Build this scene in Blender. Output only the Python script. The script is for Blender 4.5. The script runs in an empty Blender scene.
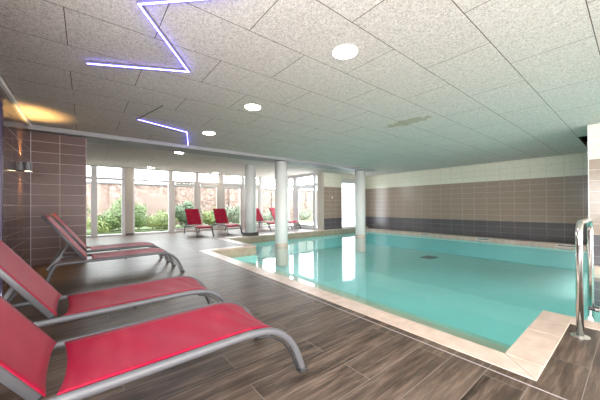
import bpy, bmesh, math, random
from mathutils import Vector, Matrix
C = bpy.context.scene.collection
S = bpy.context.scene
random.seed(7)

# ------------------------------------------------------------------ camera, sky, light, exposure
F, CX, CY, YAW, PITCH, ROLL, CAMH = 270.73, 302.59, 204.15, 0.67761, 0.00541, -0.00565, 1.0815
cd = bpy.data.cameras.new('camera'); cam = bpy.data.objects.new('camera', cd); C.objects.link(cam)
fw = Vector((math.cos(PITCH)*math.sin(YAW), math.cos(PITCH)*math.cos(YAW), math.sin(PITCH)))
rt = Vector((math.cos(YAW), -math.sin(YAW), 0)); up = rt.cross(fw)
r2 = rt*math.cos(ROLL) + up*math.sin(ROLL); u2 = -rt*math.sin(ROLL) + up*math.cos(ROLL)
mw = Matrix((( r2.x, u2.x, -fw.x, 0), (r2.y, u2.y, -fw.y, 0), (r2.z, u2.z, -fw.z, CAMH), (0, 0, 0, 1)))
cam.matrix_world = mw
cd.sensor_fit = 'HORIZONTAL'; cd.sensor_width = 36; cd.lens = F*36/600
cd.shift_x = (300-CX)/600; cd.shift_y = (CY-200)/600
cd.clip_start = 0.02; cd.clip_end = 200
S.camera = cam
S.view_settings.view_transform = 'Standard'; S.view_settings.look = 'None'
S.view_settings.gamma = 1; S.view_settings.use_curve_mapping = False
S.view_settings.exposure = 0.0

w = bpy.data.worlds.new('sky'); S.world = w; w.use_nodes = True
bg = w.node_tree.nodes['Background']
bg.inputs[0].default_value = (0.93, 0.97, 1.0, 1); bg.inputs[1].default_value = 14.0

def area(name, loc, rot, sx, sy, power, col=(1, 1, 1), portal=False):
    l = bpy.data.lights.new(name, 'AREA'); l.shape = 'RECTANGLE'; l.size = sx; l.size_y = sy
    l.energy = power; l.color = col
    o = bpy.data.objects.new(name, l); C.objects.link(o); o.location = loc; o.rotation_euler = rot
    if portal: l.cycles.is_portal = True
    return o
PI = math.pi
# daylight through the glazing (sky portals); then two added fill lights out of view
area('window_portal', (4.05, 12.32, 1.28), (-PI/2, 0, 0), 8.1, 2.5, 1, portal=True)
area('side_window_portal', (8.3, 10.4, 1.28), (0, PI/2, 0), 2.5, 3.2, 1, portal=True)
area('rear_fill', (3.2, -7.8, 1.30), (PI/2+.04, 0, 0), 7.6, 2.3, 1280, (1.0, 0.93, 0.90))  # added fill behind the camera, in front of a plain wall
area('left_fill', (-.74, -2.2, 1.20), (0, -PI/2, 0), 1.4, 4.0, 370, (1.0, 0.945, 0.91))  # added fill on the unseen stretch of the left wall

# added fill lights under water along near and right-hand pool walls, brightening the ceiling
area('underwater_fill', (2.40, 3.5, -.42), (0, -PI/2, 0), .3, 5.4, 34, (1.0, .66, .62))
area('underwater_fill', (9.1, .62, -.45), (PI/2, 0, 0), 3.0, .3, 40, (1.0, .66, .62))
area('underwater_fill', (3.66, -2.4, -.45), (0, -PI/2, 0), .3, 4.0, 7, (1.0, .74, .72))

# ------------------------------------------------------------------ materials
def mat(name, col=(.8, .8, .8), rough=.5, metal=0., spec=.5):
    m = bpy.data.materials.new(name); m.use_nodes = True
    b = m.node_tree.nodes['Principled BSDF']
    b.inputs['Base Color'].default_value = (*col, 1); b.inputs['Roughness'].default_value = rough
    b.inputs['Metallic'].default_value = metal; b.inputs['Specular IOR Level'].default_value = spec
    return m
class N:
    """tiny node helper"""
    def __init__(s, m):
        s.t = m.node_tree; s.n = s.t.nodes; s.l = s.t.links; s.b = s.n.get('Principled BSDF')
    def new(s, ty, **kw):
        n = s.n.new(ty)
        for k, v in kw.items(): setattr(n, k, v)
        return n
    def link(s, a, b): s.l.new(a, b)
    def coords(s): return s.new('ShaderNodeTexCoord').outputs['Object']
    def sep(s, v):
        n = s.new('ShaderNodeSeparateXYZ'); s.link(v, n.inputs[0]); return n.outputs
    def comb(s, x, y, z=None):
        n = s.new('ShaderNodeCombineXYZ')
        for i, a in enumerate((x, y, z)):
            if a is None: continue
            if isinstance(a, (int, float)): n.inputs[i].default_value = a
            else: s.link(a, n.inputs[i])
        return n.outputs[0]
    def math(s, op, a, b=0.):
        n = s.new('ShaderNodeMath', operation=op)
        for i, x in enumerate((a, b)):
            if isinstance(x, (int, float)): n.inputs[i].default_value = x
            else: s.link(x, n.inputs[i])
        return n.outputs[0]
    def mix(s, f, a, b, mode='MIX'):
        n = s.new('ShaderNodeMix', data_type='RGBA', blend_type=mode)
        for i, x in ((0, f), (6, a), (7, b)):
            if isinstance(x, (int, float)): n.inputs[i].default_value = x
            elif isinstance(x, tuple): n.inputs[i].default_value = (*x, 1)
            else: s.link(x, n.inputs[i])
        return n.outputs[2]
    def noise(s, v, scale, detail=3., rough=.5):
        n = s.new('ShaderNodeTexNoise'); s.link(v, n.inputs['Vector'])
        n.inputs['Scale'].default_value = scale; n.inputs['Detail'].default_value = detail; n.inputs['Roughness'].default_value = rough
        return n.outputs['Fac']
    def ramp(s, f, *stops):
        n = s.new('ShaderNodeValToRGB'); s.link(f, n.inputs[0]); e = n.color_ramp.elements
        while len(e) < len(stops): e.new(.5)
        for q, (p, c) in zip(e, stops): q.position = p; q.color = (*c, 1)
        return n.outputs[0]
    def brick(s, v, bw, rh, mortar, offset, c1=(1, 1, 1), c2=(0, 0, 0)):
        n = s.new('ShaderNodeTexBrick', offset=offset, squash=1.); s.link(v, n.inputs['Vector'])
        n.inputs['Scale'].default_value = 1; n.inputs['Mortar Size'].default_value = mortar
        n.inputs['Mortar Smooth'].default_value = .1; n.inputs['Bias'].default_value = 0
        n.inputs['Brick Width'].default_value = bw; n.inputs['Row Height'].default_value = rh
        n.inputs['Color1'].default_value = (*c1, 1); n.inputs['Color2'].default_value = (*c2, 1)
        return n.outputs['Color'], n.outputs['Fac']
    def bump(s, h, strength, dist=.01):
        n = s.new('ShaderNodeBump'); n.inputs['Strength'].default_value = strength; n.inputs['Distance'].default_value = dist
        s.link(h, n.inputs['Height']); s.link(n.outputs[0], s.b.inputs['Normal']); return n
    def col(s, c): s.link(c, s.b.inputs['Base Color'])

def fresnel_sheet(name, tint, ior, rough, bump=None):
    """mirror + see-through mix by angle: glass panes and the water surface"""
    m = bpy.data.materials.new(name); m.use_nodes = True; k = N(m); k.n.clear()
    out = k.new('ShaderNodeOutputMaterial'); mx = k.new('ShaderNodeMixShader'); fr = k.new('ShaderNodeFresnel')
    tr = k.new('ShaderNodeBsdfTransparent'); gl = k.new('ShaderNodeBsdfGlossy')
    fr.inputs[0].default_value = ior; tr.inputs[0].default_value = (*tint, 1); gl.inputs['Roughness'].default_value = rough
    ge = k.new('ShaderNodeNewGeometry')   # only the outer face of a pane mirrors
    k.link(k.math('MULTIPLY', fr.outputs[0], k.math('SUBTRACT', 1., ge.outputs['Backfacing'])), mx.inputs[0]); k.link(tr.outputs[0], mx.inputs[1]); k.link(gl.outputs[0], mx.inputs[2])
    k.link(mx.outputs[0], out.inputs[0])
    if bump:
        v = k.coords(); mp = k.new('ShaderNodeMapping'); mp.inputs['Scale'].default_value = (bump[0], bump[0], bump[0]); k.link(v, mp.inputs[0])
        h = k.noise(mp.outputs[0], 1., 2.)
        b = k.new('ShaderNodeBump'); b.inputs['Strength'].default_value = bump[1]; b.inputs['Distance'].default_value = .01
        k.link(h, b.inputs['Height']); k.link(b.outputs[0], gl.inputs['Normal']); k.link(b.outputs[0], fr.inputs['Normal'])
    return m
M = {}
M['glass'] = fresnel_sheet('window glass', (.98, .99, .985), 1.16, 0.)
M['water'] = fresnel_sheet('pool water', (.85, .985, .975), 1.33, .02, (2.2, .16))

# wood-look floor planks, long side along x
m = mat('wood look porcelain', rough=.28, spec=.3); k = N(m); v = k.coords(); o = k.sep(v)
bv = k.comb(k.math('ADD', o[0], .42+1.2*4), k.math('ADD', o[1], .2125*61-.42))
tone, mort = k.brick(bv, 1.2, .2125, .0018, .5)
gr = k.comb(k.math('MULTIPLY', o[0], 2.2), k.math('MULTIPLY', o[1], 30.), k.math('MULTIPLY', tone, 9.))
n1 = k.noise(gr, 1.2, 6., .7)
n2 = k.noise(k.comb(k.math('MULTIPLY', o[0], 1.1), k.math('MULTIPLY', o[1], 9.), k.math('MULTIPLY', tone, 5.)), 1.4, 4., .6)
wood = k.ramp(n1, (.38, (.008, .005, .003)), (.5, (.050, .032, .023)), (.62, (.180, .130, .098)))
wood = k.mix(.5, wood, k.ramp(n2, (.38, (.014, .009, .006)), (.62, (.128, .090, .068))))
wood = k.mix(k.math('MULTIPLY', tone, .22), wood, (.19, .145, .115))
k.col(k.mix(mort, wood, (.20, .165, .145)))
k.link(k.math('ADD', k.math('MULTIPLY', n1, .16), .31), k.b.inputs['Roughness'])
k.bump(k.math('SUBTRACT', 1., mort), .25, .002); M['floor'] = m

# beige coping
m = mat('beige coping stone', rough=.32); k = N(m); v = k.coords(); o = k.sep(v)
g = k.noise(k.comb(k.math('MULTIPLY', o[0], 6.), k.math('MULTIPLY', o[1], 6.), o[2]), 1.5, 5.)
k.col(k.ramp(g, (.3, (.46, .355, .29)), (.7, (.59, .475, .405)))); M['coping'] = m

def wall_tiles(name, axis, u0, z0, bands, rough=.16, mortar=.0030, spec=.5, var=.12):
    """stack-bonded 40 x 20 tiles; bands = [(z below which, tile colour, joint colour)]"""
    m = mat(name, rough=rough, spec=spec); k = N(m); v = k.coords(); o = k.sep(v)
    bv = k.comb(k.math('ADD', o[axis], 40.2-u0), k.math('ADD', o[2], 2.-z0))
    tone, mort = k.brick(bv, .402, .2, mortar, 0.)
    col, jc = bands[0][1], bands[0][2]
    for (zz, _, _), (_, c2, j2) in zip(bands[:-1], bands[1:]):
        f = k.math('GREATER_THAN', o[2], zz); col = k.mix(f, col, c2); jc = k.mix(f, jc, j2)
    n = k.noise(v, 14., 3.)
    dark = k.mix(1., col, k.ramp(n, (.3, (1-var,)*3), (.7, (1.,)*3)), 'MULTIPLY')
    dark = k.mix(k.math('MULTIPLY', tone, .03), dark, (.5, .45, .4))
    k.col(k.mix(mort, dark, jc)); k.bump(k.math('SUBTRACT', 1., mort), .3, .002)
    return m
BD = [(.514, (.105, .094, .102), (.27, .27, .28)), (1.914, (.32, .245, .195), (.58, .51, .44)), (9, (.69, .665, .55), (.42, .40, .34))]
M['tile_x'] = wall_tiles('pool wall tiles facing x', 1, 1.006, -.086, BD)
M['tile_y'] = wall_tiles('pool wall tiles facing y', 0, 8.15, -.086, BD)
BR = [(9, (.088, .047, .041), (.36, .28, .265))]
M['brown_x'] = wall_tiles('brown wall tiles facing x', 1, 7.02, .111, BR, .10, .004, .35)
M['brown_y'] = wall_tiles('brown wall tiles facing y', 0, -.776, .111, BR, .36, .004, .3)

# acoustic ceiling boards
m = mat('acoustic ceiling board', rough=.9, spec=.1); k = N(m); v = k.coords(); o = k.sep(v)
bv = k.comb(k.math('ADD', o[0], 1.2*6-.48+.0), k.math('ADD', o[1], .605*41-2.045))
# even rows start on .48, odd rows half a board later
tone, mort = k.brick(bv, 1.2, .605, .0035, .5)
n1 = k.noise(v, 105., 3., .7); n2 = k.noise(v, 30., 3., .6)
sp = k.ramp(n1, (.40, (.26, .23, .207)), (.54, (.645, .595, .55)))
sp = k.mix(.35, sp, k.ramp(n2, (.35, (.40, .365, .335)), (.6, (.635, .59, .55))))
sp = k.mix(k.math('MULTIPLY', tone, .10), sp, (.65, .615, .58))
# dried water stain
dx = k.math('DIVIDE', k.math('SUBTRACT', o[0], 4.48), .17); dy = k.math('DIVIDE', k.math('SUBTRACT', o[1], 2.58), .42)
rr = k.math('ADD', k.math('MULTIPLY', dx, dx), k.math('MULTIPLY', dy, dy))
rr = k.math('ADD', rr, k.math('MULTIPLY', k.math('SUBTRACT', k.noise(v, 9., 4.), .5), 2.6))
sp = k.mix(k.math('MULTIPLY', k.math('LESS_THAN', rr, .85), .75), sp, (.33, .29, .20))
k.col(k.mix(mort, sp, (.10, .07, .055))); k.bump(n1, .35, .004); M['ceiling'] = m

# basin mosaic
m = mat('turquoise basin tile', rough=.4); k = N(m); v = k.coords(); o = k.sep(v)
n = k.noise(v, .7, 2.)
k.col(k.ramp(n, (.3, (.24, .65, .64)), (.7, (.30, .73, .72)))); M['basin'] = m
M['bench'] = mat('sand bench tile', (.46, .47, .36), .5)

M['white'] = mat('white paint', (.74, .73, .71), .6)
M['column'] = mat('column paint', (.70, .71, .69), .5)
M['beam'] = mat('beam paint', (.24, .238, .245), .6)
M['frame'] = mat('pale window frame', (.47, .47, .475), .35)
M['doorframe'] = mat('beige door frame', (.43, .405, .38), .35)
M['beige'] = mat('beige pier paint', (.40, .36, .31), .6)
M['base'] = mat('dark skirting', (.06, .055, .05), .5)
M['purple'] = mat('dark violet door paint', (.035, .02, .06), .3)
M['alu'] = mat('grey powder coated aluminium', (.085, .085, .093), .45, 0.)
M['black'] = mat('black plastic', (.02, .02, .022), .4)
M['chrome'] = mat('polished steel', (.62, .605, .59), .16, 1.)
M['steel'] = mat('brushed steel', (.62, .60, .57), .3, 1.)
M['void'] = mat('dark cavity', (.012, .016, .014), .9)
M['plastic'] = mat('white plastic', (.82, .80, .78), .4)
M['lampgrey'] = mat('grey lamp metal', (.13, .125, .135), .5, .1)
M['slot'] = mat('green inlet slot', (.05, .10, .08), .5)
M['drain'] = mat('blue grey drain grate', (.03, .10, .13), .5)
m = mat('frosted pane'); k = N(m); k.n.clear()
out = k.new('ShaderNodeOutputMaterial'); tl = k.new('ShaderNodeBsdfTranslucent'); tl.inputs[0].default_value = (.93, .94, .95, 1)
gl = k.new('ShaderNodeBsdfDiffuse'); gl.inputs[0].default_value = (.85, .86, .87, 1); mx = k.new('ShaderNodeMixShader'); mx.inputs[0].default_value = .12
k.link(tl.outputs[0], mx.inputs[1]); k.link(gl.outputs[0], mx.inputs[2]); k.link(mx.outputs[0], out.inputs[0]); M['frosted'] = m

# red mesh sling
m = mat('red mesh sling', rough=.5, spec=.16); k = N(m); v = k.coords()
n = k.noise(v, 6., 3.); f = k.noise(v, 260., 1.)
c = k.mix(n, (.245, .0018, .024), (.325, .0035, .034)); c = k.mix(k.math('MULTIPLY', f, .15), c, (.45, .03, .06)); c = k.mix(k.math('MULTIPLY', k.ramp(k.noise(k.comb(k.math('MULTIPLY', k.sep(v)[0], 5.), k.math('MULTIPLY', k.sep(v)[1], 1.6), k.sep(v)[2]), 2.2, 4.), (.5, (0, 0, 0)), (.75, (1, 1, 1))), .30), c, (.48, .07, .085)); k.col(c)
k.b.inputs['Sheen Weight'].default_value = .06; k.b.inputs['Sheen Roughness'].default_value = .35; k.b.inputs['Sheen Tint'].default_value = (1, .62, .66, 1)
w1 = k.math('SINE', k.math('MULTIPLY', k.sep(v)[0], 900.)); w2 = k.math('SINE', k.math('MULTIPLY', k.sep(v)[1], 900.))
k.bump(k.math('ADD', k.math('ADD', w1, w2), k.math('MULTIPLY', n, 6.)), .15, .002); M['red'] = m
tl = k.new('ShaderNodeBsdfTranslucent'); tl.inputs[0].default_value = (.55, .03, .06, 1); tp = k.new('ShaderNodeBsdfTransparent')
m1 = k.new('ShaderNodeMixShader'); m1.inputs[0].default_value = .14; m2 = k.new('ShaderNodeMixShader'); m2.inputs[0].default_value = .05
k.link(k.b.outputs[0], m1.inputs[1]); k.link(tl.outputs[0], m1.inputs[2]); k.link(m1.outputs[0], m2.inputs[1]); k.link(tp.outputs[0], m2.inputs[2])
k.link(m2.outputs[0], k.n['Material Output'].inputs[0])

def emit(name, col, s):
    m = bpy.data.materials.new(name); m.use_nodes = True; k = N(m); k.n.clear()
    e = k.new('ShaderNodeEmission'); e.inputs[0].default_value = (*col, 1); e.inputs[1].default_value = s
    out = k.new('ShaderNodeOutputMaterial'); k.link(e.outputs[0], out.inputs[0]); return m
M['lamp'] = emit('warm lamp disc', (1., .90, .78), 85.)
M['led'] = emit('blue white tube', (.16, .14, 1.), 24.)
M['sconce_glow'] = emit('amber bulb', (1., .74, .42), 14.)

# garden
m = mat('old garden brick', rough=.9); k = N(m); v = k.coords(); o = k.sep(v)
tone, mort = k.brick(k.comb(k.math('ADD', k.math('ADD', o[0], o[1]), 60.), k.math('ADD', o[2], 4.)), .23, .077, .008, .5)
n = k.noise(v, 1.3, 4.); n3 = k.noise(v, 5., 5., .7)
c = k.mix(tone, (.085, .034, .024), (.23, .145, .11)); c = k.mix(k.math('MULTIPLY', k.math('GREATER_THAN', n3, .52), .6), c, (.36, .29, .26)); c = k.mix(k.math('MULTIPLY', n, .35), c, (.085, .05, .04))
k.col(k.mix(mort, c, (.20, .18, .16))); M['brick'] = m
M['stone'] = mat('grey coping stone', (.10, .10, .10), .8)
m = mat('pale gravel', rough=.95); k = N(m); v = k.coords()
k.col(k.ramp(k.noise(v, 40., 3.), (.3, (.50, .49, .45)), (.7, (.70, .69, .64)))); M['gravel'] = m
m = mat('lawn soil', rough=.95); k = N(m); v = k.coords()
k.col(k.ramp(k.noise(v, 6., 4.), (.35, (.05, .09, .025)), (.7, (.13, .15, .08)))); M['soil'] = m
def leafmat(name, a, b):
    m = mat(name, rough=.5); k = N(m); oi = k.coords(); k.col(k.mix(k.noise(oi, 7., 2.), a, b))
    k.b.inputs['Subsurface Weight'].default_value = 0; return m
M['leaf_a'] = leafmat('fresh green leaves', (.055, .125, .022), (.17, .25, .08))
M['leaf_b'] = leafmat('yellow green leaves', (.11, .17, .03), (.26, .31, .11))
M['leaf_c'] = leafmat('deep green leaves', (.024, .07, .027), (.11, .17, .085))
M['leaf_d'] = leafmat('silvery green leaves', (.08, .12, .062), (.28, .31, .23))
M['twig'] = mat('brown twigs', (.14, .09, .06), .8)
M['roof'] = mat('dark roof slates', (.14, .14, .16), .8)
M['render'] = mat('pale house render', (.75, .74, .72), .9)

# ------------------------------------------------------------------ mesh helpers
def obj(name, bm, m, parent=None, smooth=False, bevel=0., up=False):
    if not up: bmesh.ops.recalc_face_normals(bm, faces=bm.faces)
    me = bpy.data.meshes.new(name); bm.to_mesh(me); bm.free()
    if smooth:
        for p in me.polygons: p.use_smooth = True
    o = bpy.data.objects.new(name, me); C.objects.link(o)
    for q in (m if isinstance(m, (list, tuple)) else [m]): me.materials.append(q)
    if parent: o.parent = parent
    if bevel:
        b = o.modifiers.new('bevel', 'BEVEL'); b.width = bevel; b.segments = 2; b.limit_method = 'ANGLE'
    return o
def box(bm, x0, x1, y0, y1, z0, z1):
    v = [bm.verts.new((x, y, z)) for z in (z0, z1) for x, y in ((x0, y0), (x1, y0), (x1, y1), (x0, y1))]
    for f in ((3, 2, 1, 0), (4, 5, 6, 7), (0, 1, 5, 4), (1, 2, 6, 5), (2, 3, 7, 6), (3, 0, 4, 7)): bm.faces.new([v[i] for i in f])
def boxes(*bs):
    bm = bmesh.new()
    for b in bs: box(bm, *b)
    return bm
def rounded(pts, n=6):
    """Catmull-Rom through the points"""
    P = [Vector(p) for p in pts]; out = []
    for i in range(len(P)-1):
        a, b, c, d = P[max(i-1, 0)], P[i], P[i+1], P[min(i+2, len(P)-1)]
        for j in range(n):
            t = j/n
            out.append(.5*((2*b) + (c-a)*t + (2*a-5*b+4*c-d)*t*t + (3*b-a-3*c+d)*t**3))
    return out + [P[-1]]
def fillet(pts, r, n=6):
    """polyline with rounded corners"""
    P = [Vector(p) for p in pts]; out = [P[0]]
    for i in range(1, len(P)-1):
        a, b, c = P[i-1], P[i], P[i+1]; u = (a-b).normalized(); v = (c-b).normalized(); d = min(r, (a-b).length*.48, (c-b).length*.48)
        for j in range(n+1):
            t = j/n; out.append((b+u*d)*(1-t)**2 + b*2*t*(1-t) + (b+v*d)*t*t)
    return out + [P[-1]]
def sweep(bm, pts, ra, rb=None, side=(0, 1, 0), seg=12, square=1.):
    """tube along pts; ra = half width across `side`, rb = half height"""
    rb = rb or ra; P = [Vector(p) for p in pts]; side = Vector(side); rings = []
    for i, p in enumerate(P):
        t = (P[min(i+1, len(P)-1)]-P[max(i-1, 0)]).normalized()
        s = (side - t*side.dot(t))
        if s.length < 1e-4: s = t.orthogonal()
        s.normalize(); nn = t.cross(s)
        ring = []
        for j in range(seg):
            a = 2*PI*j/seg; c, q = math.cos(a), math.sin(a)
            c = math.copysign(abs(c)**square, c); q = math.copysign(abs(q)**square, q)
            ring.append(bm.verts.new(p + s*c*ra + nn*q*rb))
        rings.append(ring)
    for A_, B_ in zip(rings, rings[1:]):
        for j in range(seg): bm.faces.new((A_[j], A_[(j+1) % seg], B_[(j+1) % seg], B_[j]))
    bm.faces.new(rings[0][::-1]); bm.faces.new(rings[-1])
def lathe(bm, prof, cx=0, cy=0, seg=40, cap=True):
    rings = [[bm.verts.new((cx+r*math.cos(2*PI*j/seg), cy+r*math.sin(2*PI*j/seg), z)) for j in range(seg)] for r, z in prof]
    for A_, B_ in zip(rings, rings[1:]):
        for j in range(seg): bm.faces.new((A_[j], A_[(j+1) % seg], B_[(j+1) % seg], B_[j]))
    if cap: bm.faces.new(rings[0][::-1]); bm.faces.new(rings[-1])
def struct(name, bm, m, parent=None, **kw):
    o = obj(name, bm, m, parent, **kw)
    if not parent: o['kind'] = 'structure'
    return o
def tag(o, label, cat, group=None, kind=None):
    o['label'] = label; o['category'] = cat
    if group: o['group'] = group
    if kind: o['kind'] = kind
    return o
def thing(name, label, cat, loc=(0, 0, 0), rotz=0, group=None):
    o = bpy.data.objects.new(name, None); C.objects.link(o); o.empty_display_size = .1
    o.location = loc; o.rotation_euler = (0, 0, rotz)
    return tag(o, label, cat, group)
def dup(root, loc, rotz, label):
    r = root.copy(); C.objects.link(r); r.location = loc; r.rotation_euler = (0, 0, rotz); r['label'] = label
    for ch in list(root.children):
        c = ch.copy(); C.objects.link(c); c.parent = r
        for g in list(ch.children):
            d = g.copy(); C.objects.link(d); d.parent = c
    return r

# ------------------------------------------------------------------ levels
XL, YP, XF, YB, XS, HC = -.776, 7.02, 11.22, 12.2, 8.1, 2.557
WZ = -.19                       # water level
PX0, PX1, PY0, PY1, PYE = 2.37, 3.64, .62, 6.54, 8.64
YR = -8.0                       # room end behind the camera
YBLK, XBLK = .59, 7.35

# floor (deck around the basin)
CP = .22
struct('floor', boxes((XL, PX0-CP, YR, YB, -.25, 0), (PX0-CP, PX1-CP, YR, PY0-CP, -.25, 0), (PX0-CP, PX1-CP, PY1+CP, YB, -.25, 0),
                      (PX1-CP, XS, PYE+CP, YB, -.25, 0)), M['floor'])
# thin pale drainage joint beside the coping
struct('trim_1', boxes((2.066, 2.076, YR, 8.9, 0, .0015)), mat('pale joint strip', (.30, .265, .26), .5))
# coping
bm = bmesh.new()
def strip(bm, along, a0, a1, b0, b1, step=.6, g=.0025):
    n = max(1, round((a1-a0)/step)); d = (a1-a0)/n
    for i in range(n):
        q0, q1 = a0+i*d+g/2, a0+(i+1)*d-g/2
        if along == 'x': box(bm, q0, q1, b0, b1, -.03, .004)
        else: box(bm, b0, b1, q0, q1, -.03, .004)
strip(bm, 'y', PY0-CP, PY1+CP, PX0-CP, PX0, .92)
strip(bm, 'x', PX0, PX1, PY0-CP, PY0, .63)
strip(bm, 'y', YR, PY0-CP, PX1-CP, PX1, .6)
strip(bm, 'x', PX0, PX1, PY1, PY1+CP)
strip(bm, 'y', PY1+CP, PYE+CP, PX1-CP, PX1)
strip(bm, 'x', PX1, XF, PYE, PYE+CP)
struct('trim_2', bm, M['coping'], bevel=.004)
e = .004
bm = boxes((PX0-CP, PX0-e, PY0-CP, PY1+CP, -.26, -.032), (PX0-e, PX1-e, PY0-CP, PY0-e, -.26, -.032), (PX1-CP, PX1-e, YR, PY0-CP, -.26, -.032),
           (PX0-e, PX1-e, PY1+e, PY1+CP, -.26, -.032), (PX1-CP, PX1-e, PY1+CP, PYE+CP, -.26, -.032), (PX1-e, XF, PYE+e, PYE+CP, -.26, -.032))
m = mat('olive tan waterline tile', rough=.3); k = N(m); v = k.coords()
k.col(k.ramp(k.noise(v, 5., 4.), (.3, (.27, .235, .165)), (.7, (.37, .33, .245)))); struct('pool_edge_band', bm, m)
# mitre joint of the coping corner
bm = bmesh.new(); sweep(bm, [(PX0-CP, PY0-CP, .0045), (PX0, PY0, .0045)], .002, .0008); struct('trim_3', bm, mat('mitre joint', (.25, .20, .17), .8))

# basin
BZ = -.80
bm = bmesh.new()
box(bm, PX0-.1, XF+.1, YR, PYE+.1, BZ-.1, BZ)
box(bm, PX0-.1, PX0, PY0, PY1, BZ, -.255); box(bm, PX0-.1, PX1, PY1, PY1+.1, BZ, -.255); box(bm, PX0-.1, PX1, PY0-.1, PY0, BZ, -.255)
box(bm, PX1-.1, PX1, PY1+.1, PYE+.1, BZ, -.255); box(bm, PX1, XF, PYE, PYE+.1, BZ, -.255); box(bm, PX1-.1, PX1, YR, PY0-.1, BZ, -.255)
box(bm, XF, XF+.1, YR, PYE+.1, BZ, -.3)
struct('pool_basin', bm, M['basin'])
struct('pool_bench', boxes((PX0, 3.44, PY0, PY1, BZ, -.42)), M['bench'])
struct('pool_step', boxes((3.44, PX1-.01, PY0, PY1, BZ, -.46)), mat('sandy teal tile', (.31, .54, .47), .5))
# far ledge
struct('pool_ledge', boxes((XF-.275, XF, YBLK, PYE, -.80, -.24)), M['basin'])
struct('trim_4', boxes((XF-.28, XF, YBLK, PYE, -.24, -.086), (XF-.30, XF, YBLK, PYE, -.11, -.084)), M['coping'])
# water
bm = bmesh.new()
for x0, x1, y0, y1 in ((PX0, PX1, PY0, PY1), (PX1, XBLK-.10, YR, YBLK), (PX1, XF-.28, YBLK, PYE)):
    bm.faces.new([bm.verts.new(p) for p in ((x0, y0, WZ), (x1, y0, WZ), (x1, y1, WZ), (x0, y1, WZ))])
tag(obj('pool_water', bm, M['water'], up=True), 'still turquoise water filling the indoor pool', 'water', kind='stuff')

# ceiling with the open hatch
HX0, HX1, HY0, HY1 = 8.46, 10.0, .30, .835
bm = bmesh.new()
TH = .12
for b in ((XL-.3, XS+.3, YR, YB+.3), (XS+.3, XF+.3, HY1, PYE+.4), (XS+.3, HX0, YR, HY1), (HX1, XF+.3, YR, HY1), (HX0, HX1, YR, HY0)):
    box(bm, *b, HC, HC+TH)
struct('ceiling', bm, M['ceiling'])
struct('ceiling_void', boxes((HX0-.3, HX1+.3, HY0-.3, HY1+.6, HC+.62, HC+.66), (HX0-.34, HX0-.3, HY0-.3, HY1+.6, HC+TH, HC+.66), (HX1+.3, HX1+.34, HY0-.3, HY1+.6, HC+TH, HC+.66),
                             (HX0-.3, HX1+.3, HY0-.34, HY0-.3, HC+TH, HC+.66), (HX0-.3, HX1+.3, HY1+.6, HY1+.64, HC+TH, HC+.66)), M['void'])
struct('roof_slab', boxes((XL-.3, XF+.3, YR, PYE+.4, HC+.8, HC+1.0), (XL-.3, XS+.3, PYE+.4, YB+.3, HC+.8, HC+1.)), M['void'])
# shallow dropped beam
struct('beam', boxes((XL, 9.3, 6.8, 7.42, 2.475, HC)), M['beam'])
struct('trim_5', boxes((XL, XL+.035, YR, 6.8, HC-.035, HC)), M['white'])

# walls
struct('wall_left', boxes((XL-.2, XL, 4.80, YP+.3, 0, HC), (XL-.2, XL, 1.85, 3.85, 0, HC), (XL-.2, XL, YR, -4.25, 0, HC), (XL-.2, XL, -4.25, 1.85, 0, .48), (XL-.2, XL, -4.25, 1.85, 2.02, HC), (XL-.2, XL, 3.85, 4.80, 2.36, HC), (XL-.2, XL, 7.3, YB+.2, 0, HC)), M['brown_x'])
struct('wall_pier', boxes((XL, .02, YP, YP+.3, 0, 2.475)), M['brown_y'])
struct('trim_6', boxes((.02, .028, YP-.004, YP+.3, 0, 2.475), (XL, XL+.006, YP-.006, YP, 0, 2.475)), mat('grey edge trim', (.42, .36, .38), .4))
struct('added_window', boxes((XL-.1, XL-.02, -4.25, 1.85, .48, .54), (XL-.1, XL-.02, -4.25, 1.85, 1.96, 2.02), *[(XL-.1, XL-.02, y, y+.06, .54, 1.96) for y in (-4.25, -2.7, -1.2, .3, 1.79)]), M['frame'])  # unseen window frame, added to go with the left fill light
d = struct('door_1', boxes((XL-.06, XL-.01, 3.87, 4.78, .05, 2.34)), M['purple'])
obj('door_frame', boxes((XL-.1, XL+.012, 4.74, 4.80, 0, 2.40), (XL-.1, XL+.012, 3.83, 3.89, 0, 2.40), (XL-.1, XL+.012, 3.89, 4.74, 2.34, 2.40)), M['purple'], d)
bm = bmesh.new(); sweep(bm, [(XL-.01, 4.0, 1.02), (XL+.04, 4.0, 1.02), (XL+.04, 4.12, 1.02)], .009); obj('door_handle', bm, M['steel'], d)
struct('wall_far', boxes((XF, XF+.2, YBLK-3.6, PYE+.3, -.086, HC)), M['tile_x'])
bm = bmesh.new(); box(bm, XBLK, XF, YR, YBLK, -.8, HC)
for f in bm.faces: f.material_index = 1 if abs(f.normal.y) > .5 else 0
struct('wall_right', bm, [M['tile_x'], M['tile_y']])
struct('trim_7', boxes((XBLK-.006, XBLK+.004, YBLK-.004, YBLK+.004, -.08, HC)), M['plastic'])
struct('trim_8', boxes((XBLK-.10, XBLK, YR, YBLK, -.26, -.05)), M['coping'])
FX0, FX1, FZ0, FZ1 = 9.36, 10.44, .06, 2.14
struct('wall_back', boxes((XS+.10, FX0, 8.70, 8.95, -.1, HC), (FX1, XF+.2, 8.70, 8.95, -.1, HC), (FX0, FX1, 8.70, 8.95, FZ1+.2, HC)), M['tile_y'])
struct('trim_9', boxes((XS-.02, XS+.10, 8.69, 8.95, 0, HC)), M['beige'])
f = struct('window_1', boxes((FX0, FX0+.05, 8.74, 8.84, FZ0, FZ1), (FX1-.05, FX1, 8.74, 8.84, FZ0, FZ1), (FX0, FX1, 8.74, 8.84, FZ0-.16, FZ0), (FX0, FX1, 8.72, 8.86, FZ1, FZ1+.2)), M['frame'])
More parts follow.
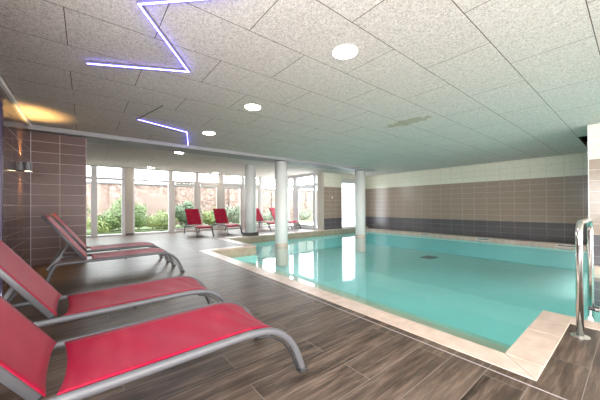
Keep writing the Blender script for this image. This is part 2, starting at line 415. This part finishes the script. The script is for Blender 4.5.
obj('frosted_pane', boxes((FX0+.05, FX1-.05, 8.80, 8.81, FZ0, FZ1)), M['frosted'], f)
struct('wall_rear', boxes((XL-.2, XBLK, YR-.2, YR, 0, HC)), M['white'])

# glazing along the garden
def bay(name, x0, x1, panes, mt, door=False, fr=.07, low=.06):
    """panes: list of (x0, x1) openings; transom at z 2.05-2.13"""
    y0, y1 = YB-.09, YB+.03
    bs = [(x0, x1, y0, y1, 0, low), (x0, x1, y0, y1, 2.06, 2.15), (x0, x1, y0, y1, HC-.03, HC)]
    xs = [x0] + [q for p in panes for q in p] + [x1]
    for a, b in zip(xs[0::2], xs[1::2]): bs.append((a, b, y0, y1, low, 2.06)); bs.append((a, b, y0, y1, 2.15, HC-.03))
    o = struct(name, boxes(*bs), mt)
    for a, b in panes:
        obj('top_pane', boxes((a, b, YB-.035, YB-.025, 2.15, HC-.03)), M['glass'], o)
        if door:
            obj('door_leaf', boxes((a, a+.075, YB-.075, YB-.005, low+.01, 2.05), (b-.075, b, YB-.075, YB-.005, low+.01, 2.05), (a+.10, b-.075, YB-.075, YB-.005, 1.96, 2.05), (a+.10, b-.075, YB-.075, YB-.005, low+.01, .16)), mt, o)
            obj('pane', boxes((a+.075, b-.075, YB-.04, YB-.03, .16, 1.96)), M['glass'], o)
        else: obj('pane', boxes((a, b, YB-.035, YB-.025, low, 2.06)), M['glass'], o)
    return o
bay('window_2', -.7, .33, [(-.55, .17)], M['frame'])
bay('window_3', .33, 1.20, [(.35, 1.08)], M['frame'])
struct('wall_garden_pier', boxes((1.20, 1.43, YB-.16, YB+.1, 0, HC)), M['beige'])
struct('baseboard_garden', boxes((1.19, 1.44, YB-.17, YB-.16, 0, .08)), M['base'])
bay('window_4', 1.43, 2.72, [(1.49, 2.69)], M['frame'])
bay('door_2', 2.72, 4.88, [(2.86, 3.78), (3.90, 4.80)], M['doorframe'], True)
bay('door_3', 4.88, 7.02, [(5.02, 5.96), (6.08, 6.92)], M['doorframe'], True)
bay('window_5', 7.02, XS, [(7.12, 8.0)], M['frame'])
def side(name, y0, y1, panes, mt, door=False):
    x0, x1 = XS-.03, XS+.09; low = .06
    bs = [(x0, x1, y0, y1, 0, low), (x0, x1, y0, y1, 1.98, 2.07), (x0, x1, y0, y1, HC-.12, HC)]
    ys = [y0] + [q for p in panes for q in p] + [y1]
    for a, b in zip(ys[0::2], ys[1::2]): bs.append((x0, x1, a, b, low, 1.98)); bs.append((x0, x1, a, b, 2.07, HC-.12))
    o = struct(name, boxes(*bs), mt)
    for a, b in panes:
        obj('top_pane', boxes((XS+.02, XS+.03, a, b, 2.07, HC-.12)), M['glass'], o)
        if door and b-a > .8:
            obj('door_leaf', boxes((XS, XS+.06, a, a+.075, low+.01, 1.97), (XS, XS+.06, b-.075, b, low+.01, 1.97), (XS, XS+.06, a+.075, b-.075, 1.87, 1.97), (XS, XS+.06, a+.075, b-.075, low+.01, .18)), mt, o)
            obj('pane', boxes((XS+.025, XS+.035, a+.075, b-.075, .18, 1.87)), M['glass'], o)
            bm = bmesh.new(); box(bm, XS-.012, XS, b-.075, b-.035, 1.0, 1.25); sweep(bm, [(XS-.01, b-.055, 1.1), (XS-.05, b-.055, 1.1), (XS-.05, b-.18, 1.1)], .01); obj('door_handle', bm, M['steel'], o)
        else: obj('pane', boxes((XS+.025, XS+.035, a, b, low, 1.98)), M['glass'], o)
    return o
side('window_6', 10.72, YB, [(10.80, 11.25), (11.35, YB-.1)], M['frame'])
side('door_4', 8.95, 10.72, [(9.0, 9.14), (9.24, 10.50)], M['frame'], True)

# ------------------------------------------------------------------ garden outside
struct('ground', boxes((-12, 30, YB+.1, 40, -.15, -.03)), M['gravel'])
struct('garden_bed', boxes((-12, 30, 13.45, 16.4, -.03, .04)), M['soil'])
gw = thing('garden_wall', 'old red brick garden wall with flat grey coping behind the shrubs', 'wall', (0, 16.5, 0))
obj('brickwork', boxes((-12, 30, 0, .25, -.1, 2.22)), M['brick'], gw)
obj('wall_coping', boxes((-12, 30, -.06, .31, 2.22, 2.30)), M['stone'], gw, bevel=.01)
for x in (-2.1, .95, 4.1, 7.2, 10.4, 13.6, 16.8): obj('brick_pier', boxes((x, x+.5, -.12, 0, -.1, 2.14)), M['brick'], gw)
hs = thing('house', 'pale neighbouring house with dark slate roof beyond the garden wall', 'house', (11.5, 26, 0))
obj('wall', boxes((-1.6, 4.5, 0, 5, 0, 3.3)), M['render'], hs)
bm = bmesh.new(); vs = [bm.verts.new(p) for p in ((-1.9, -.3, 3.2), (4.8, -.3, 3.2), (4.8, 5.3, 3.2), (-1.9, 5.3, 3.2), (-1.9, 2.5, 4.4), (4.8, 2.5, 4.4))]
for q in ((0, 1, 5, 4), (2, 3, 4, 5), (0, 4, 3), (1, 2, 5), (3, 2, 1, 0)): bm.faces.new([vs[i] for i in q])
obj('roof', bm, M['roof'], hs)
obj('chimney', boxes((.6, 1.1, 2.2, 2.7, 4.0, 5.0)), M['brick'], hs)

def shrub(label, loc, blobs, leafm, nleaf, size):
    r = thing('garden_shrub', label, 'shrub', loc, 0, 'shrubs in the garden bed')
    bm = bmesh.new(); tot = sum(b[3]**2 for b in blobs)
    for bx, by, bz, br in blobs:
        for _ in range(int(nleaf*br*br/tot)):
            d = Vector((random.gauss(0, 1), random.gauss(0, 1), random.gauss(0, 1))).normalized()
            p = Vector((bx, by, bz)) + d*br*(.55+.5*random.random())
            if p.z < .02: continue
            n = (d + Vector((random.uniform(-.7, .7), random.uniform(-.7, .7), random.uniform(-.2, .9)))).normalized()
            t = n.orthogonal().normalized(); t.rotate(Matrix.Rotation(random.random()*6.28, 3, n)); b = n.cross(t)
            s = size*random.uniform(.7, 1.3)
            q = [p-t*s, p+b*s*.45+n*s*.12, p+t*s, p-b*s*.45+n*s*.12]
            v = [bm.verts.new(a) for a in q]; bm.faces.new((v[0], v[1], v[2])); bm.faces.new((v[0], v[2], v[3]))
    obj('foliage', bm, leafm, r)
    bm = bmesh.new()
    for bx, by, bz, br in blobs: sweep(bm, rounded([(bx*.2, by*.2, -.05), (bx*.6, by*.6, bz*.5), (bx, by, bz+br*.4)], 3), .012, seg=6)
    obj('stem', bm, M['twig'], r)
shrub('broad green shrub at the left end of the bed, behind the far loungers', (-.5, 14.0, 0), [(0, 0, .5, .5), (-.5, .2, .5, .45), (.3, .1, .9, .4)], M['leaf_a'], 1500, .06)
shrub('tall fresh green shrub in the first full window, left of the beige pier', (1.05, 14.2, 0), [(0, 0, .55, .5), (.25, .1, 1.05, .42), (-.3, -.1, .45, .42), (.5, 0, .7, .45), (.3, 0, 1.4, .25)], M['leaf_a'], 3000, .055)
shrub('low yellow green shrub beside the tall one in the first full window', (.45, 13.7, 0), [(0, 0, .3, .3), (.2, .1, .2, .25), (-.25, .05, .42, .25)], M['leaf_b'], 900, .05)
shrub('upright green shrub just right of the beige pier', (1.9, 14.1, 0), [(0, 0, .5, .38), (.05, .05, .95, .30), (-.15, 0, .6, .3)], M['leaf_a'], 1700, .055)
shrub('wide pale yellow green shrub in the middle of the second full window', (2.75, 14.0, 0), [(0, 0, .35, .38), (.4, .1, .4, .38), (-.35, 0, .4, .32), (.1, .1, .62, .3)], M['leaf_b'], 2200, .05)
shrub('deep green shrub behind the garden door, nearest the pale shrub', (4.0, 14.2, 0), [(0, 0, .55, .5), (.35, .1, .75, .42), (-.3, 0, .8, .42), (.1, .2, 1.1, .28)], M['leaf_c'], 2400, .06)
shrub('light green shrub behind the two red loungers by the garden doors', (5.35, 14.3, 0), [(0, 0, .4, .4), (.3, .1, .75, .36), (-.25, .1, .5, .36)], M['leaf_b'], 1600, .055)
shrub('silvery green shrub behind the door leaf left of the white column', (6.6, 14.2, 0), [(0, 0, .5, .45), (.4, .1, .85, .42), (-.35, .1, .7, .42), (.7, 0, .5, .4)], M['leaf_d'], 2400, .06)
shrub('sparse silvery shrub seen between the two white columns', (9.2, 15.2, 0), [(0, 0, .4, .4), (.5, .1, .5, .36), (-.4, .1, .35, .35)], M['leaf_d'], 900, .06)
shrub('sparse pale shrub outside the corner glass door', (12.6, 15.5, 0), [(0, 0, .4, .4), (.5, .1, .55, .36), (-.5, .1, .5, .35)], M['leaf_d'], 900, .06)

# ------------------------------------------------------------------ columns
def column(label, x, y, z0, base):
    c = thing('round_column', label, 'column', (x, y, z0), 0, None)
    bm = bmesh.new(); zt = (2.475 if y < 7.6 else HC) - z0
    lathe(bm, [(.20, .0), (.20, zt)], seg=48); obj('shaft', bm, M['column'], c, smooth=False)
    c.children[0].data.polygons.foreach_set('use_smooth', [len(p.vertices) == 4 for p in c.children[0].data.polygons])
    if base == 'square': obj('base', boxes((-.21, .21, -.21, .21, 0, .13)), M['base'], c, bevel=.006)
    else:
        bm = bmesh.new(); lathe(bm, [(.207, 0), (.207, WZ-z0+.085), (.201, WZ-z0+.09)], seg=48); obj('base_ring', bm, M['coping'], c)
column('white round column with a dark square foot on the pool deck', 4.70, 8.86, 0, 'square')
column('white round column standing in the water nearest the camera', 4.88, 7.15, BZ, 'ring')
column('white round column standing in the water beside the frosted window', 8.78, 7.15, BZ, 'ring')

# ------------------------------------------------------------------ sun loungers
def make_lounger(label):
    r = thing('sun_lounger', label, 'sun lounger', (0, 0, 0), 0, 'red sun loungers around the pool')
    path = rounded([(x, 0, z) for x, z in ((-.435, .012), (-.40, .12), (-.345, .275), (-.325, .315), (-.285, .333), (-.2, .337), (.3, .341), (.74, .347), (.90, .344), (1.02, .320), (1.115, .255), (1.178, .17), (1.217, .08), (1.24, .012))], 5)
    for s in (-1, 1):
        y = s*.285
        bm = bmesh.new(); sweep(bm, [p+Vector((0, y, 0)) for p in path], .0175, .0205, square=.8)
        rail = obj('side_rail', bm, M['alu'], r, smooth=True)
        bm = bmesh.new(); box(bm, 1.205, 1.268, y-.025, y+.025, 0, .022); obj('foot_cap', bm, M['black'], rail, bevel=.005)
        bm = bmesh.new(); box(bm, -.462, -.405, y-.025, y+.025, 0, .022); obj('foot_cap', bm, M['black'], rail, bevel=.005)
        bm = bmesh.new()
        sweep(bm, [Vector((x, y-s*.012, z)) for x, z in ((.92, .312), (1.005, .290), (1.09, .232), (1.148, .152), (1.188, .07), (1.205, .03))], .012, .006, square=.5); obj('glide_strip', bm, M['black'], rail)
    # cross bars
    for x, z in ((.985, .308), (-.02, .33), (.45, .325)):
        bm = bmesh.new(); sweep(bm, [(x, -.28, z), (x, .28, z)], .012, .018, side=(1, 0, 0)); obj('cross_bar', bm, M['alu'] if x != .45 else M['black'], r, smooth=True)
    # seat sling
    bm = bmesh.new(); U, V = 40, 14
    crv = [(.042, .356), (.3, .360), (.55, .364), (.74, .367), (.88, .366), (.97, .352), (1.04, .325), (1.09, .291)]
    cp = rounded([(x, 0, z) for x, z in crv], 6); n = len(cp)
    grid = []
    for i, p in enumerate(cp):
        row = []
        for j in range(V+1):
            t = j/V*2-1
            e = (1-t*t)
            x = p.x + (.020*e*max(0, 1-i/6) if i < 6 else 0) - (.03*e*max(0, (i-n+7)/6) if i > n-7 else 0)
            z = p.z - .016*e + .003*math.sin(i*.9+t*3)*e
            row.append(bm.verts.new((x, t*.262, z)))
        grid.append(row)
    for a, b in zip(grid, grid[1:]):
        for j in range(V): bm.faces.new((a[j], a[j+1], b[j+1], b[j]))
    o = obj('seat_sling', bm, M['red'], r, smooth=True); sd = o.modifiers.new('thick', 'SOLIDIFY'); sd.thickness = .006
    # backrest
    an = math.radians(125); dx, dz = math.cos(an), math.sin(an); L = .76
    def bp(u, y, off=0): return Vector((-.005+dx*u+dz*off, y, .345+dz*u-dx*off))
    bm = bmesh.new()
    for s in (-1, 1): sweep(bm, [bp(.02, s*.258, .003), bp(L, s*.258, .003)], .013, .018, square=.6)
    sweep(bm, [bp(L-.012, -.258), bp(L-.012, .258)], .013, .02, side=(dz, 0, -dx), square=.7)
    sweep(bm, [bp(.035, -.255, -.006), bp(.035, .255, -.006)], .008, .008, side=(dz, 0, -dx))
    obj('backrest_frame', bm, M['alu'], r, smooth=True)
    bm = bmesh.new(); grid = []
    U = 16
    for i in range(U+1):
        row = []
        for j in range(V+1):
            t = j/V*2-1; e = 1-t*t; u = .005 + (L-.015)*i/U
            if i < 4: u += .022*e*(1-i/4)
            row.append(bm.verts.new(bp(u, t*.262, .024 - .014*e*math.sin(PI*i/U))))
        grid.append(row)
    for a, b in zip(grid, grid[1:]):
        for j in range(V): bm.faces.new((a[j], a[j+1], b[j+1], b[j]))
    o = obj('backrest_sling', bm, M['red'], r, smooth=True); sd = o.modifiers.new('thick', 'SOLIDIFY'); sd.thickness = .005
    # prop
    bm = bmesh.new(); a0, a1 = bp(.30, 0, -.02), Vector((-.365, 0, .285))
    for s in (-1, 1): sweep(bm, [a0+Vector((0, s*.225, 0)), a1+Vector((0, s*.225, 0))], .010, .014)
    sweep(bm, [a1+Vector((0, -.262, 0)), a1+Vector((0, .262, 0))], .011, .011, side=(1, 0, 0))
    pr = obj('prop_bar', bm, M['alu'], r, smooth=True)
    for s in (-1, 1):
        bm = bmesh.new(); sweep(bm, [(-.395, s*.245, .265), (-.255, s*.245, .445)], .006, .022, square=.4); obj('notched_rack', bm, M['alu'], r)
    return r
l1 = make_lounger('red sun lounger nearest the camera, at the bottom left')
l1.location = (-.127, 1.68, 0)
dup(l1, (-.155, 2.68, 0), 0, 'second red sun lounger from the camera, just behind the nearest one')
dup(l1, (.02, 5.025, 0), 0, 'near one of the pair of red loungers before the brown tiled pier')
dup(l1, (.02, 6.03, 0), 0, 'far one of the pair of red loungers, closest to the brown tiled pier')
RB = -PI/2
dup(l1, (3.37, 10.93, 0), RB-.01, 'leftmost red lounger with its back to the garden doors')
dup(l1, (4.50, 10.93, 0), RB-.01, 'red lounger before the garden doors, just left of the dark footed column')
dup(l1, (6.45, 11.30, 0), RB+.10, 'red lounger before the garden glazing, seen between the two nearer columns')
dup(l1, (7.50, 11.22, 0), RB+.14, 'red lounger beside the corner glass door, partly behind the column in the water')

# ------------------------------------------------------------------ pool ladder
ld = thing('pool_ladder', 'polished steel pool ladder at the right edge of the pool', 'ladder', (3.15, .31, 0))
for dy in (0, -.5):
    bm = bmesh.new(); sweep(bm, fillet([(0, dy, .004), (0, dy, .925), (.80, dy, .925), (.80, dy, -.75)], .13, 8), .0235, seg=18)
    hr = obj('handrail', bm, M['chrome'], ld, smooth=True)
    bm = bmesh.new(); lathe(bm, [(.060, .002), (.060, .006), (.052, .009), (.030, .011)], 0, dy, 32); obj('flange', bm, M['steel'], hr)
for z in (.04, -.25, -.5):
    bm = bmesh.new(); box(bm, .76, .86, -.47, -.03, z-.012, z+.012); st = obj('step', bm, M['steel'], ld, bevel=.006)
    for dy in (-.012, -.488):
        bm = bmesh.new(); sweep(bm, [(.80, dy+.03, z), (.80, dy-.045, z)], .033, .026, side=(1, 0, 0), seg=10); obj('clamp', bm, M['black'], st)
bm = bmesh.new(); sweep(bm, [(.77, .0, .02), (.735, 0, -.03)], .006); lathe(bm, [(.014, -.03), (.030, -.085), (.030, -.095)], .735, 0, 20)
obj('bumper', bm, M['plastic'], ld)

# ------------------------------------------------------------------ lamps
def downlight(label, x, y):
    r = thing('ceiling_light', label, 'ceiling light', (x, y, HC), 0, 'round recessed ceiling lights')
    bm = bmesh.new(); lathe(bm, [(.112, 0), (.125, -.004), (.125, -.001)], cap=False, seg=40); lathe(bm, [(.112, -.006), (.125, -.006)], cap=False, seg=40); obj('rim', bm, M['plastic'], r)
    bm = bmesh.new(); lathe(bm, [(.112, -.004), (.112, -.008)], seg=40); obj('diffuser', bm, M['lamp'], r)
    return r
d0 = downlight('round ceiling light nearest the camera, right of the large blue zigzag', 1.95, 1.76)
dup(d0, (1.955, 3.60, HC), 0, 'second round ceiling light in the row, above the pool edge')
dup(d0, (1.955, 5.43, HC), 0, 'third round ceiling light in the row, just right of the small blue zigzag')
dup(d0, (2.02, 7.9, HC), 0, 'round ceiling light just behind the beam, above the lounger area')
dup(d0, (1.97, 11.66, HC), 0, 'round ceiling light close to the window right of the beige pier')
dup(d0, (4.51, 11.75, HC), 0, 'small round ceiling light close to the garden doors above the red loungers')

def zigzag(label, lit, unlit):
    r = thing('light_strip', label, 'light strip', (0, 0, HC), 0, None)
    for seq, nm, mt in ((lit, 'glowing_tube', M['led']), (unlit, 'dark_channel', M['base'])):
        for a, b in zip(seq, seq[1:]):
            A_, B_ = Vector((*a, 0)), Vector((*b, 0)); d = (B_-A_).normalized()
            bm = bmesh.new(); sweep(bm, [A_+Vector((0, 0, -.022)), B_+Vector((0, 0, -.026))], .0052, .005, side=(-d.y, d.x, 0), square=.6)
            t = obj(nm, bm, mt, r)
            if mt is M['led']:
                bm = bmesh.new(); sweep(bm, [A_+Vector((0, 0, -.008)), B_+Vector((0, 0, -.008))], .015, .0065, side=(-d.y, d.x, 0), square=.3); obj('channel', bm, M['lampgrey'], r)
zigzag('large blue zigzag light strip on the ceiling at the top left', [(.84, 1.72), (.30, 2.24), (.88, 3.04), (.02, 3.49)], [])
zigzag('small blue zigzag light strip on the ceiling beside the third round light', [(.68, 5.23), (1.56, 5.54), (1.93, 6.75)], [(.88, 4.29), (.68, 5.23)])

sc = thing('wall_lamp', 'grey cylinder wall lamp with warm up and down light on the brown wall', 'wall lamp', (XL, 5.97, 1.71))
obj('mount', boxes((0, .035, -.05, .05, -.06, .06)), M['lampgrey'], sc, bevel=.004)
bm = bmesh.new(); sweep(bm, [(.03, 0, 0), (.06, 0, 0)], .02); obj('arm', bm, M['lampgrey'], sc)
bm = bmesh.new(); lathe(bm, [(.048, -.07), (.048, .07), (.043, .07), (.043, -.07), (.048, -.07)], .09, 0, 32, cap=False); obj('shade', bm, M['lampgrey'], sc)
bm = bmesh.new(); lathe(bm, [(.042, -.069), (.042, -.064)], .09, 0, 24); obj('bulb', bm, M['sconce_glow'], sc)
bm = bmesh.new(); lathe(bm, [(.042, .064), (.042, .069)], .09, 0, 24); obj('bulb', bm, M['sconce_glow'], sc)
for dz, rx in ((.075, PI), (-.075, 0)):
    l = bpy.data.lights.new('wall_lamp_beam', 'SPOT'); l.energy = 120 if dz > 0 else 80; l.color = (1., .58, .18); l.spot_size = math.radians(84); l.spot_blend = 1.; l.shadow_soft_size = .02
    o = bpy.data.objects.new('wall_lamp_beam', l); C.objects.link(o); o.parent = sc; o.location = (.058, 0, dz); o.rotation_euler = (rx, 0, 0)

# ------------------------------------------------------------------ small fixtures
def inlet(label, y):
    r = thing('skimmer_slot', label, 'pool fitting', (XF-.302, y, -.14), 0, 'skimmer slots in the far pool edge')
    obj('slot_frame', boxes((-.006, 0, -.21, .21, .018, .03), (-.006, 0, -.21, .21, -.03, -.018), (-.006, 0, -.21, -.195, -.018, .018), (-.006, 0, .195, .21, -.018, .018)), M['plastic'], r)
    obj('slot', boxes((-.003, 0, -.195, .195, -.018, .018)), M['slot'], r)
    return r
i0 = inlet('beige framed skimmer slot in the far pool edge, farthest from the ladder', 5.53)
dup(i0, (XF-.302, 3.45, -.14), 0, 'middle one of three beige framed skimmer slots in the far pool edge')
dup(i0, (XF-.302, 1.33, -.14), 0, 'beige framed skimmer slot in the far pool edge, just left of the ladder')
dg = thing('drain_grate', 'dark rectangular drain grate on the pool floor', 'drain', (9.6, 4.72, BZ))
obj('grate', boxes((-.27, .27, -.20, .20, 0, .02)), M['drain'], dg)
sw = thing('wall_switch', 'small white switch on the brown tiles left of the frosted window', 'switch', (8.72, 8.70, 1.44))
obj('plate', boxes((-.04, .04, -.012, 0, -.04, .04)), M['plastic'], sw, bevel=.004)
obj('rocker', boxes((-.018, .018, -.017, -.012, -.025, .025)), mat('pale red rocker', (.75, .35, .32), .4), sw)
